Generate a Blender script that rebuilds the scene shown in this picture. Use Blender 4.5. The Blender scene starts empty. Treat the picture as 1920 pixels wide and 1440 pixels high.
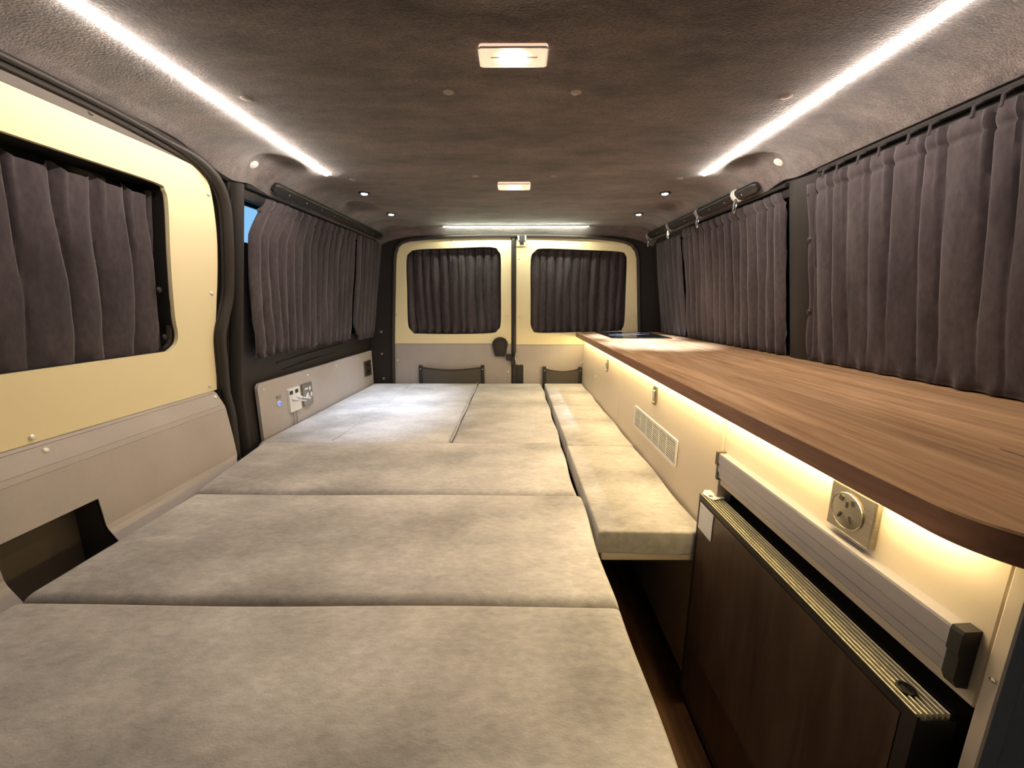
import bpy, bmesh, math, random
from mathutils import Vector, Matrix, noise
random.seed(7)
S = bpy.context.scene
COL = S.collection
PI = math.pi

# ------------------------------------------------------------------ camera, world, exposure
cam_d = bpy.data.cameras.new('camera'); cam = bpy.data.objects.new('camera', cam_d); COL.objects.link(cam)
cam.location = (0, 0, 1.0)
cam.rotation_euler = (math.radians(90 - 11.607), 0, math.radians(0.38))
cam_d.sensor_fit = 'HORIZONTAL'; cam_d.sensor_width = 36; cam_d.lens = 740 / 1920 * 36
cam_d.clip_start = 0.01
S.camera = cam
w = bpy.data.worlds.new('world'); S.world = w; w.use_nodes = True
bg = w.node_tree.nodes['Background']; bg.inputs[0].default_value = (0.30, 0.62, 0.95, 1); bg.inputs[1].default_value = 1.0
S.view_settings.view_transform = 'Standard'; S.view_settings.look = 'None'
S.view_settings.gamma = 1; S.view_settings.use_curve_mapping = False
S.view_settings.exposure = 0.0
LED_SIDE, LED_REAR, LED_COUNTER, DOME, SPOT = 138.0, 115.0, 72.0, 600.0, 85.0

# ------------------------------------------------------------------ materials
def mat(name, col, rough=0.6, metal=0.0, spec=0.5, sheen=0.0, sheen_rough=0.4, coat=0.0):
    m = bpy.data.materials.new(name); m.use_nodes = True
    p = m.node_tree.nodes['Principled BSDF']
    p.inputs['Base Color'].default_value = (*col, 1)
    p.inputs['Roughness'].default_value = rough
    p.inputs['Metallic'].default_value = metal
    p.inputs['Specular IOR Level'].default_value = spec
    p.inputs['Sheen Weight'].default_value = sheen
    p.inputs['Sheen Roughness'].default_value = sheen_rough
    p.inputs['Coat Weight'].default_value = coat
    return m
def N(m, t, **kw):
    n = m.node_tree.nodes.new(t)
    for k, v in kw.items(): setattr(n, k, v)
    return n
def noise_col(m, c1, c2, scale, stretch=(1, 1, 1), detail=6, lo=0.35, hi=0.65, rough=0.6, second=None):
    """colour between c1 and c2 by object-space noise; optional second finer noise multiplies"""
    nt = m.node_tree; p = nt.nodes['Principled BSDF']
    tc = N(m, 'ShaderNodeTexCoord'); mp = N(m, 'ShaderNodeMapping'); mp.inputs['Scale'].default_value = stretch
    nt.links.new(tc.outputs['Object'], mp.inputs[0])
    nz = N(m, 'ShaderNodeTexNoise'); nz.inputs['Scale'].default_value = scale; nz.inputs['Detail'].default_value = detail
    nz.inputs['Roughness'].default_value = rough
    nt.links.new(mp.outputs[0], nz.inputs['Vector'])
    r = N(m, 'ShaderNodeValToRGB'); r.color_ramp.elements[0].position = lo; r.color_ramp.elements[1].position = hi
    r.color_ramp.elements[0].color = (*c1, 1); r.color_ramp.elements[1].color = (*c2, 1)
    nt.links.new(nz.outputs[0], r.inputs[0])
    out = r.outputs[0]
    if second:
        sc, amt, st2 = second
        mp2 = N(m, 'ShaderNodeMapping'); mp2.inputs['Scale'].default_value = st2; nt.links.new(tc.outputs['Object'], mp2.inputs[0])
        n2 = N(m, 'ShaderNodeTexNoise'); n2.inputs['Scale'].default_value = sc; n2.inputs['Detail'].default_value = 4
        nt.links.new(mp2.outputs[0], n2.inputs['Vector'])
        mr = N(m, 'ShaderNodeMapRange'); mr.inputs['From Min'].default_value = .3; mr.inputs['From Max'].default_value = .7
        mr.inputs['To Min'].default_value = 1 - amt; mr.inputs['To Max'].default_value = 1 + amt
        nt.links.new(n2.outputs[0], mr.inputs[0])
        mx = N(m, 'ShaderNodeVectorMath', operation='SCALE'); nt.links.new(out, mx.inputs[0]); nt.links.new(mr.outputs[0], mx.inputs['Scale'])
        out = mx.outputs[0]
    nt.links.new(out, p.inputs['Base Color'])
    return tc, mp
def bump(m, scale, strength, dist=0.001, stretch=(1, 1, 1), detail=4):
    nt = m.node_tree; p = nt.nodes['Principled BSDF']
    tc = N(m, 'ShaderNodeTexCoord'); mp = N(m, 'ShaderNodeMapping'); mp.inputs['Scale'].default_value = stretch
    nt.links.new(tc.outputs['Object'], mp.inputs[0])
    nz = N(m, 'ShaderNodeTexNoise'); nz.inputs['Scale'].default_value = scale; nz.inputs['Detail'].default_value = detail
    nt.links.new(mp.outputs[0], nz.inputs['Vector'])
    b = N(m, 'ShaderNodeBump'); b.inputs['Strength'].default_value = strength; b.inputs['Distance'].default_value = dist
    nt.links.new(nz.outputs[0], b.inputs['Height']); nt.links.new(b.outputs[0], p.inputs['Normal'])
def emis(name, col, s, base=(.8, .8, .8)):
    m = mat(name, base, .4); p = m.node_tree.nodes['Principled BSDF']
    p.inputs['Emission Color'].default_value = (*col, 1); p.inputs['Emission Strength'].default_value = s
    return m

M = {}
M['headliner'] = mat('headliner', (.2, .17, .155), .95, spec=.15, sheen=.3, sheen_rough=.6)
noise_col(M['headliner'], (.032, .024, .021), (.19, .15, .138), 5.5, (.7, 1.8, 1.8), 10, .33, .68, .74, second=(230, .45, (1, 1.6, 1.6)))
bump(M['headliner'], 240, .6, .003, (.8, 1.3, 1.3))
M['curtain'] = mat('curtain velvet', (.1, .08, .08), .9, spec=.15, sheen=.3, sheen_rough=.35)
noise_col(M['curtain'], (.038, .031, .034), (.078, .064, .069), 9, (1, 1, .35), 6, .3, .7, second=(90, .16, (1, 1, .5)))
bump(M['curtain'], 260, .35, .001)
M['cream'] = mat('cream panel', (.84, .73, .45), .45, spec=.35); bump(M['cream'], 300, .06, .0005)
M['grey'] = mat('grey panel', (.47, .42, .385), .5, spec=.35)
noise_col(M['grey'], (.375, .34, .318), (.42, .38, .352), 4, second=(500, .05, (1, 1, 1))); bump(M['grey'], 450, .12, .0005)
M['cab'] = mat('cabinet panel', (.58, .50, .41), .38, spec=.4); bump(M['cab'], 400, .05, .0004)
M['bed'] = mat('grey velvet', (.36, .32, .28), .95, spec=.1, sheen=.3, sheen_rough=.5)
noise_col(M['bed'], (.27, .259, .252), (.60, .575, .552), 3.2, (1, 1.6, 1), 7, .33, .68, .62, second=(60, .13, (1, 2.2, 1)))
bump(M['bed'], 220, .45, .0015, (1, 1.8, 1))
M['black_wall'] = mat('black vinyl trim', (.021, .017, .015), .62, spec=.35); bump(M['black_wall'], 30, .12, .002)
M['rubber'] = mat('black rubber', (.026, .021, .018), .5, spec=.4)
M['black'] = mat('black plastic', (.016, .014, .013), .45)
M['dark_metal'] = mat('painted door metal', (.08, .062, .045), .5)
M['chrome'] = mat('chrome', (.82, .8, .76), .18, 1.0)
M['steel'] = mat('brushed steel', (.52, .47, .40), .38, 1.0)
noise_col(M['steel'], (.30, .27, .225), (.40, .36, .30), 14, (1, 1, 30), 5, .3, .7)
M['alu'] = mat('anodised aluminium', (.38, .365, .41), .42, .6)
M['white'] = mat('white plastic', (.72, .70, .66), .4)
M['paper'] = mat('paper', (.82, .80, .78), .8)
M['cap'] = mat('beige cap', (.30, .25, .22), .6)
M['glass'] = mat('tinted glass', (.9, .95, 1), .02); M['glass'].node_tree.nodes['Principled BSDF'].inputs['Transmission Weight'].default_value = 1
M['glass'].node_tree.nodes['Principled BSDF'].inputs['IOR'].default_value = 1.08
M['black_glass'] = mat('black tinted glass', (.006, .006, .007), .08)
M['brass'] = mat('champagne metal', (.80, .74, .50), .35, .5)
M['hob'] = mat('black hob glass', (.008, .008, .009), .04, spec=.8, coat=.5)
M['net'] = mat('black mesh net', (.085, .073, .060), .7); bump(M['net'], 900, .9, .002)
M['floor'] = mat('floor vinyl', (.16, .075, .035), .5)
noise_col(M['floor'], (.10, .045, .02), (.24, .12, .055), 9, (4, .35, 1), 6)
# counter top: long-grained brown laminate
def wood(name, c1, c2, c3, gx, gy, gz, rough, sc=5):
    m = mat(name, c1, rough, spec=.45); nt = m.node_tree; p = nt.nodes['Principled BSDF']
    tc = N(m, 'ShaderNodeTexCoord'); mp = N(m, 'ShaderNodeMapping'); mp.inputs['Scale'].default_value = (gx, gy, gz)
    nt.links.new(tc.outputs['Object'], mp.inputs[0])
    n1 = N(m, 'ShaderNodeTexNoise'); n1.inputs['Scale'].default_value = sc; n1.inputs['Detail'].default_value = 10; n1.inputs['Roughness'].default_value = .62
    n1.inputs['Distortion'].default_value = .7
    nt.links.new(mp.outputs[0], n1.inputs['Vector'])
    r = N(m, 'ShaderNodeValToRGB'); e = r.color_ramp.elements
    e[0].position = .30; e[0].color = (*c1, 1); e[1].position = .72; e[1].color = (*c3, 1)
    k = e.new(.5); k.color = (*c2, 1)
    nt.links.new(n1.outputs[0], r.inputs[0])
    # broad boards of slightly different tone
    mp2 = N(m, 'ShaderNodeMapping'); mp2.inputs['Scale'].default_value = (gx * .55, gy * .3, gz * .55); nt.links.new(tc.outputs['Object'], mp2.inputs[0])
    n2 = N(m, 'ShaderNodeTexNoise'); n2.inputs['Scale'].default_value = 2.2; n2.inputs['Detail'].default_value = 2
    nt.links.new(mp2.outputs[0], n2.inputs['Vector'])
    mr = N(m, 'ShaderNodeMapRange'); mr.inputs['From Min'].default_value = .3; mr.inputs['From Max'].default_value = .7
    mr.inputs['To Min'].default_value = .78; mr.inputs['To Max'].default_value = 1.22
    nt.links.new(n2.outputs[0], mr.inputs[0])
    mx = N(m, 'ShaderNodeVectorMath', operation='SCALE'); nt.links.new(r.outputs[0], mx.inputs[0]); nt.links.new(mr.outputs[0], mx.inputs['Scale'])
    nt.links.new(mx.outputs[0], p.inputs['Base Color'])
    b = N(m, 'ShaderNodeBump'); b.inputs['Strength'].default_value = .12; b.inputs['Distance'].default_value = .001
    nt.links.new(n1.outputs[0], b.inputs['Height']); nt.links.new(b.outputs[0], p.inputs['Normal'])
    return m
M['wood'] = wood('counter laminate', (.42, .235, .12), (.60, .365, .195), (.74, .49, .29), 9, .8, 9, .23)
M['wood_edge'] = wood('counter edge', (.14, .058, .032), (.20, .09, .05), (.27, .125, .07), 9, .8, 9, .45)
M['fridge_wood'] = wood('dark wood front', (.040, .022, .014), (.065, .038, .025), (.085, .052, .035), 8, 8, .8, .42)
M['led_side'] = emis('warm white led', (1, .87, .76), LED_SIDE)
M['led_rear'] = emis('white led', (.95, 1, .80), LED_REAR)
M['led_counter'] = emis('yellow led', (1, .78, .36), LED_COUNTER)
M['dome_bulb'] = emis('dome bulb', (1, .74, .5), DOME)
M['dome_lens'] = emis('dome lens', (1, .62, .42), 1.0, (.8, .65, .55))
M['spot'] = emis('spot lens', (.85, .92, 1), 40)
M['blue_led'] = emis('blue indicator', (.05, .12, 1), 2.0, (.05, .1, .8))
M['blue_ring'] = mat('pale ring', (.6, .68, .95), .3)

# ------------------------------------------------------------------ mesh helpers
class B:
    def __init__(s): s.v = []; s.f = []
    def add(s, vs, fs):
        o = len(s.v); s.v += [tuple(v) for v in vs]; s.f += [tuple(i + o for i in f) for f in fs]; return s
    def box(s, x0, x1, y0, y1, z0, z1, bev=0.0, seg=2, R=None):
        bm = bmesh.new(); bmesh.ops.create_cube(bm, size=1)
        c = Vector(((x0 + x1) / 2, (y0 + y1) / 2, (z0 + z1) / 2)); d = (abs(x1 - x0), abs(y1 - y0), abs(z1 - z0))
        for v in bm.verts: v.co = Vector((v.co[i] * d[i] for i in range(3)))
        if bev > 0: bmesh.ops.bevel(bm, geom=bm.edges[:], offset=min(bev, min(d) * .49), segments=seg, affect='EDGES', profile=.5)
        for v in bm.verts: v.co = (R @ v.co if R else v.co) + c
        bm.verts.index_update()
        s.add([v.co[:] for v in bm.verts], [[v.index for v in f.verts] for f in bm.faces]); bm.free(); return s
    def tube(s, pts, r, n=10, closed=False, cap=True):
        pts = [Vector(p) for p in pts]; m = len(pts); vs = []
        prev = None
        for i, p in enumerate(pts):
            a = pts[(i - 1) % m] if (closed or i > 0) else p
            b = pts[(i + 1) % m] if (closed or i < m - 1) else p
            t = (b - a).normalized()
            if prev is None:
                up = Vector((0, 0, 1)) if abs(t.z) < .9 else Vector((1, 0, 0)); u = t.cross(up).normalized()
            else: u = (prev - t * prev.dot(t)).normalized()
            prev = u; w2 = t.cross(u); rr = r[i] if isinstance(r, (list, tuple)) else r
            for k in range(n):
                an = 2 * PI * k / n; vs.append(p + u * math.cos(an) * rr + w2 * math.sin(an) * rr)
        fs = []
        for i in range(m if closed else m - 1):
            j = (i + 1) % m
            for k in range(n): fs.append((i * n + k, i * n + (k + 1) % n, j * n + (k + 1) % n, j * n + k))
        if cap and not closed: fs += [tuple(range(n))[::-1], tuple((m - 1) * n + k for k in range(n))]
        return s.add(vs, fs)
    def lathe(s, c, axis, prof, n=20):
        """prof: list of (radius, height along axis)"""
        ax = Vector(axis).normalized(); u = ax.orthogonal().normalized(); w2 = ax.cross(u); c = Vector(c); vs = []; fs = []
        for r, h in prof:
            for k in range(n):
                a = 2 * PI * k / n; vs.append(c + ax * h + (u * math.cos(a) + w2 * math.sin(a)) * r)
        for i in range(len(prof) - 1):
            for k in range(n): fs.append((i * n + k, i * n + (k + 1) % n, (i + 1) * n + (k + 1) % n, (i + 1) * n + k))
        fs += [tuple(range(n))[::-1], tuple((len(prof) - 1) * n + k for k in range(n))]
        return s.add(vs, fs)
    def plate(s, outline, holes, t, mp):
        """flat outline with holes, mapped by mp(u, v, w); thickness runs w 0..t"""
        bm = bmesh.new(); loops = []
        for lp in [outline] + holes:
            vs = [bm.verts.new((a, b, 0)) for a, b in lp]; loops.append(vs)
            for i in range(len(vs)): bm.edges.new((vs[i], vs[(i + 1) % len(vs)]))
        bm.verts.index_update(); idx = [[v.index for v in l] for l in loops]
        bmesh.ops.triangle_fill(bm, use_beauty=True, use_dissolve=False, edges=bm.edges[:], normal=(0, 0, 1))
        bm.verts.index_update(); nv = len(bm.verts)
        co = [(v.co.x, v.co.y) for v in bm.verts]; fs = [[v.index for v in f.verts] for f in bm.faces]; bm.free()
        vs = [mp(a, b, 0) for a, b in co] + [mp(a, b, t) for a, b in co]
        F = [tuple(f) for f in fs] + [tuple(i + nv for i in f[::-1]) for f in fs]
        for l in idx:
            for i in range(len(l)): a, b = l[i], l[(i + 1) % len(l)]; F.append((a, b, b + nv, a + nv))
        return s.add(vs, F)
    def grid(s, fn, nu, nv, skip=None):
        vs = [fn(i / nu, j / nv) for j in range(nv + 1) for i in range(nu + 1)]
        fs = [(j * (nu + 1) + i, j * (nu + 1) + i + 1, (j + 1) * (nu + 1) + i + 1, (j + 1) * (nu + 1) + i) for j in range(nv) for i in range(nu) if not (skip and skip(i, j))]
        return s.add(vs, fs)
    def sweep(s, prof, path_a, path_b, closed=True):
        """prof points offset: list of (x,z) at y0 and y1"""
        n = len(prof); vs = [(x, path_a, z) for x, z in prof] + [(x, path_b, z) for x, z in prof]
        fs = [(i, (i + 1) % n, n + (i + 1) % n, n + i) for i in range(n if closed else n - 1)]
        if closed: fs += [tuple(range(n))[::-1], tuple(range(n, 2 * n))]
        return s.add(vs, fs)

def rrect(x0, x1, y0, y1, r, n=6):
    if not isinstance(r, (list, tuple)): r = [r] * 4           # bl, br, tr, tl
    out = []
    for (cx, cy, a0, rr) in ((x0, y0, PI, r[0]), (x1, y0, 1.5 * PI, r[1]), (x1, y1, 0, r[2]), (x0, y1, .5 * PI, r[3])):
        ox = cx + (rr if cx == x0 else -rr); oy = cy + (rr if cy == y0 else -rr)
        if rr <= 1e-6: out.append((ox, oy)); continue
        for k in range(n + 1): a = a0 + k / n * PI / 2; out.append((ox + rr * math.cos(a), oy + rr * math.sin(a)))
    return out
def smooth_path(pts, n=5):
    """Catmull-Rom through points of any dimension"""
    out = []; P = [tuple(p) for p in pts]
    for i in range(len(P) - 1):
        p0 = P[max(i - 1, 0)]; p1 = P[i]; p2 = P[i + 1]; p3 = P[min(i + 2, len(P) - 1)]
        for k in range(n):
            t = k / n
            out.append(tuple(.5 * (2 * b + (c - a) * t + (2 * a - 5 * b + 4 * c - d) * t * t + (3 * b - a - 3 * c + d) * t ** 3) for a, b, c, d in zip(p0, p1, p2, p3)))
    out.append(P[-1]); return out

def obj(name, b, m, parent=None, smooth=False, angle=40):
    me = bpy.data.meshes.new(name)
    vs = [Vector(v) for v in b.v]
    mn = [min(v[i] for v in vs) for i in range(3)]; mxx = [max(v[i] for v in vs) for i in range(3)]
    c = Vector(((mn[0] + mxx[0]) / 2, (mn[1] + mxx[1]) / 2, mn[2]))
    me.from_pydata([v - c for v in vs], [], b.f); me.update()
    bm = bmesh.new(); bm.from_mesh(me); bmesh.ops.recalc_face_normals(bm, faces=bm.faces[:]); bm.to_mesh(me); bm.free()
    me.materials.append(M[m] if isinstance(m, str) else m)
    if smooth:
        me.polygons.foreach_set('use_smooth', [True] * len(me.polygons))
        try: me.set_sharp_from_angle(angle=math.radians(angle))
        except Exception: pass
    o = bpy.data.objects.new(name, me); COL.objects.link(o)
    if parent is not None: o.parent = parent; o.location = c - wloc(parent)
    else: o.location = c
    return o
def wloc(o):
    l = Vector(o.location)
    while o.parent: o = o.parent; l += Vector(o.location)
    return l
def tag(o, label=None, cat=None, group=None, kind=None):
    if label: o['label'] = label
    if cat: o['category'] = cat
    if group: o['group'] = group
    if kind: o['kind'] = kind
    return o
def thing(name, loc, label, cat, group=None):
    o = bpy.data.objects.new(name, None); COL.objects.link(o); o.location = loc; o.empty_display_size = .05
    return tag(o, label, cat, group)
def struct(name, b, m, label, cat, smooth=False):
    return tag(obj(name, b, m, None, smooth), label, cat, kind='structure')
def copy_to(o, delta, parent=None):
    c = o.copy(); COL.objects.link(c)
    if parent is not None: c.parent = parent
    else: c.location = Vector(o.location) + Vector(delta)
    for ch in [x for x in bpy.data.objects if x.parent == o]: copy_to(ch, (0, 0, 0), c)
    return c
M['screw'] = mat('nickel screw', (.80, .76, .66), .32, .45)
def screws(parent, pts, axis, r=.0055, m='screw', name='screw'):
    b = B().lathe((0, 0, 0), axis, [(r * 1.05, 0), (r, .0015), (r * .75, .0032), (r * .3, .004)], 12)
    o = obj(name, b, m, None, True); pw = wloc(parent); base = Vector(o.location)
    for i, p in enumerate(pts):
        q = o if i == 0 else o.copy()
        if i: COL.objects.link(q)
        q.parent = parent; q.location = Vector(p) + base - pw

def wx(y, z):
    base = .98 if y < 1.5 else .98 - .045 * (y - 1.5) / 1.1
    return base - .145 * (max(z, .70) - .87)
LW = lambda y, z, d=0: (-(wx(y, z) - d), y, z)     # d > 0 goes into the room
RW = lambda y, z, d=0: (wx(y, z) - d, y, z)

# ------------------------------------------------------------------ the shell
YF = -1.25
struct('floor', B().box(-1.05, 1.05, YF, 2.75, -.04, 0), 'floor', 'brown wood-grain vinyl floor of the van', 'floor')
# headliner
DIM = [(-.815, 1.43, .085, .028), (.815, 1.43, .085, .028), (-.74, 2.02, .075, .024), (.74, 2.02, .075, .024)]
def edge_z(side, y):
    if side < 0:
        t = min(max((y - 1.10) / .25, 0), 1); t = t * t * (3 - 2 * t); return 1.432 * (1 - t) + 1.385 * t
    return 1.397 - .01 * min(max((y - 1.2) / .5, 0), 1)
def head_pt(x, y):
    s = -1 if x < 0 else 1; xe = wx(y, 1.39) - .015; ax = min(abs(x), xe); ez = edge_z(s, y)
    k = max(0, (ax - .66) / (xe - .66)); z = 1.456 - (1.456 - ez) * k ** 4.0
    if ax > xe - .012: z -= .006
    # rear lip
    t = max(0, (y - 2.525) / .075)
    if t > 0:
        arch = 1.408 - .012 * (abs(x) / .5) ** 2 - .05 * max(0, (abs(x) - .58) / .3) ** 2
        z = z - (z - min(z, arch)) * min(1, t) ** 1.3
    for dx, dy, r, h in DIM:
        d = math.hypot(x - dx, (y - dy) * .9) / r
        if d < 1.25: q = 1 / (1 + math.exp((d - .85) * 9)); z += h * q * (1 if (x - dx) * s < .3 else .6)
    return z
def head(u, v):
    y = YF + (2.60 - YF) * v
    y = YF + (1.0 - YF) * v / .3 if v < .3 else 1.0 + 1.6 * (v - .3) / .7
    xe = wx(y, 1.39) - .015
    x = (u * 2 - 1) * xe
    return (x, y, head_pt(x, y))
b = B().grid(head, 150, 150)
# curled lips at both sides and a slab closing the roof above
for s in (-1, 1):
    def lip(u, v, s=s):
        y = YF + (2.60 - YF) * u; xe = wx(y, 1.39) - .015; z = head_pt(s * xe, y)
        a = v * PI * .9; return (s * (xe + .012 * math.sin(a) + v * .01), y, z - .012 * (1 - math.cos(a)) + .022 * v)
    b.grid(lip, 110, 6)
struct('ceiling', b, 'headliner', 'dark grey mottled velvet headliner ceiling with rolled edges', 'ceiling', True)
struct('trim_1', B().box(-1.05, 1.05, YF, 2.75, 1.50, 1.53), 'black_wall', 'black metal roof skin above the velvet headliner', 'roof')

# walls: grids with window cells left out
def wall(name, f, ys, zs, holes, m, label, t=.03):
    b = B(); W = {}
    nu = len(ys) - 1; nv = len(zs) - 1
    ins = lambda i, j: any(ys[i] >= h[0] - 1e-6 and ys[i + 1] <= h[1] + 1e-6 and zs[j] >= h[2] - 1e-6 and zs[j + 1] <= h[3] + 1e-6 for h in holes)
    for j in range(nv):
        for i in range(nu):
            if ins(i, j) or ys[i + 1] == ys[i]: continue
            y0, y1, z0, z1 = ys[i], ys[i + 1], zs[j], zs[j + 1]
            c = [f(y0, z0), f(y1, z0), f(y1, z1), f(y0, z1)]; d = [f(y0, z0, -t), f(y1, z0, -t), f(y1, z1, -t), f(y0, z1, -t)]
            b.add(c + d, [(0, 1, 2, 3), (7, 6, 5, 4), (0, 4, 5, 1), (1, 5, 6, 2), (2, 6, 7, 3), (3, 7, 4, 0)])
    return struct(name, b, m, label, 'wall')
zs = [0, .35, .70, .825, 1.10, 1.205, 1.345, 1.47]
wl = wall('wall_left', LW, [1.345, 1.39, 1.49, 1.5, 1.75, 2.0, 2.21, 2.27, 2.45, 2.56, 2.66], zs, [(1.49, 2.21, .825, 1.205), (1.39, 2.21, 1.205, 1.345), (2.27, 2.56, .825, 1.345)], 'black_wall', 'black trimmed left van wall with window opening behind the pleated curtains')
wr = wall('wall_right', RW, [YF, -.2, .2, 1.19, 1.40, 1.5, 1.75, 2.08, 2.15, 2.45, 2.56, 2.66], zs, [(.2, 1.19, .825, 1.345), (1.40, 2.08, .825, 1.345), (2.15, 2.45, .825, 1.345)], 'black_wall', 'black trimmed right van wall with window openings above the counter')
# recessed pressings on the left wall beneath the curtain
b = B()
for (y0, y1, z0, z1) in ((1.62, 2.2, .755, .775), (1.66, 2.12, .72, .735)):
    b.tube([LW(y0, z0, .002), LW((y0 + y1) / 2, (z0 + z1) / 2, .004), LW(y1, z1, .002)], [.002, .007, .002], 8)
obj('pressed_ridge', b, 'black_wall', wl, True)
# rounded B pillars
for (f, nm, y0, y1, par) in ((LW, 'pillar_trim', 1.35, 1.388, wl), (RW, 'pillar_trim', 1.275, 1.40, wr)):
    def pil(u, v): y = y0 + (y1 - y0) * u; z = .30 + 1.075 * v; return f(y, z, .004 + .03 * math.sin(PI * u) ** .6)
    obj(nm, B().grid(pil, 14, 12), 'black_wall', par, True)
# window panes with a black band, sky behind
def pane(name, f, y0, y1, z0, z1, label, gm='black_glass'):
    b = B(); c = [f(y0, z0, -.045), f(y1, z0, -.045), f(y1, z1, -.045), f(y0, z1, -.045)]; d = [f(y0, z0, -.050), f(y1, z0, -.050), f(y1, z1, -.050), f(y0, z1, -.050)]
    b.add(c + d, [(0, 1, 2, 3), (7, 6, 5, 4), (0, 4, 5, 1), (1, 5, 6, 2), (2, 6, 7, 3), (3, 7, 4, 0)])
    o = struct(name, b, gm, label, 'window')
    fr = B()
    for (a0, a1, e0, e1) in ((y0 - .01, y1 + .01, z1 - .035, z1 + .01), (y0 - .01, y1 + .01, z0 - .01, z0 + .03), (y0 - .01, y0 + .012, z0, z1), (y1 - .012, y1 + .01, z0, z1)):
        c = [f(a0, e0, -.036), f(a1, e0, -.036), f(a1, e1, -.036), f(a0, e1, -.036)]; d = [f(a0, e0, -.044), f(a1, e0, -.044), f(a1, e1, -.044), f(a0, e1, -.044)]
        fr.add(c + d, [(0, 1, 2, 3), (7, 6, 5, 4), (0, 4, 5, 1), (1, 5, 6, 2), (2, 6, 7, 3), (3, 7, 4, 0)])
    obj('window_frame', fr, 'black', o)
pane('window_1', LW, 1.385, 2.21, .82, 1.37, 'left rear window glass showing a sliver of blue sky past the curtain', 'glass')
pane('window_2', LW, 2.27, 2.56, .82, 1.37, 'small left window glass behind the narrow curtain')
pane('window_3', RW, .2, 1.19, .82, 1.37, 'right front window glass behind the near right curtain')
pane('window_4', RW, 1.40, 2.08, .82, 1.37, 'right middle window glass behind the wide far curtain')
pane('window_5', RW, 2.15, 2.45, .82, 1.37, 'small right rear window glass behind the narrow curtain')
# front bulkhead with windscreen, never in view
b = B().plate([(-1.05, 0), (1.05, 0), (1.05, 1.5), (-1.05, 1.5)], [rrect(-.5, .5, 1.0, 1.3, .06)], .03, lambda u, v, w2: (u, YF - w2, v))
struct('wall_front', b, 'black_wall', 'dark front bulkhead with a windscreen opening behind the camera', 'wall')
# rear wall around the doors
def arch(x, off=0):
    a = abs(x)
    return 1.400 - .024 * (a / .55) ** 2 + off
def door_outline(s, off=0):
    xi = .022 if s < 0 else .010
    pts = [(xi - off * .3, .12), (xi - off * .3, 1.392 + off), (xi + .006, 1.3985 + off)]
    if s < 0: side = [(.20, 1.398), (.384, 1.394), (.55, 1.386), (.653, 1.376), (.70, 1.362), (.728, 1.338), (.741, 1.30), (.748, 1.25), (.772, .95), (.788, .738), (.80, .45), (.81, .12)]
    else: side = [(.20, 1.397), (.423, 1.391), (.516, 1.386), (.62, 1.376), (.684, 1.364), (.725, 1.345), (.752, 1.312), (.764, 1.273), (.783, 1.05), (.801, .823), (.808, .738), (.815, .45), (.825, .12)]
    n = len(side)
    for i, (x, z) in enumerate(side):
        k = i / (n - 1); a = Vector(side[min(i + 1, n - 1)]) - Vector(side[max(i - 1, 0)]); nn = Vector((-a.y, a.x)).normalized()
        pts.append((x + nn.x * off, z + nn.y * off))
    return [(s * x, z) for x, z in pts]
ol = door_outline(-1, .012); orr = door_outline(1, .012)
hole = ol[2:] + [(-.83, .02), (.84, .02)] + orr[:1:-1]
b = B().plate([(-1.02, 0), (1.02, 0), (1.02, 1.49), (-1.02, 1.49)], [hole], .05, lambda u, v, w2: (u, 2.585 + w2, v))
wb = struct('wall_back', b, 'black_wall', 'black rear door pillars and frame around the twin back doors', 'wall')
screws(wb, [(-.872, 2.585, .815), (-.877, 2.585, .671), (-.875, 2.585, .505)], (0, -1, 0), .009, 'steel', 'bolt')
struct('trim_7', B().box(-1.03, 1.03, 2.725, 2.74, 0, 1.5), 'black', 'unseen black sheet added behind the twin back doors to block sky light', 'trim')  # added sheet, stops sky light leaking through the gap between the doors
# rubber seal following the outline
pth = [(x, 2.58, z) for x, z in (door_outline(-1, .010)[2:][::-1] + door_outline(1, .010)[2:])]
struct('trim_2', B().tube(pth, .0115, 8), 'rubber', 'black rubber weatherstrip around the twin back doors', 'seal', True)

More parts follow.
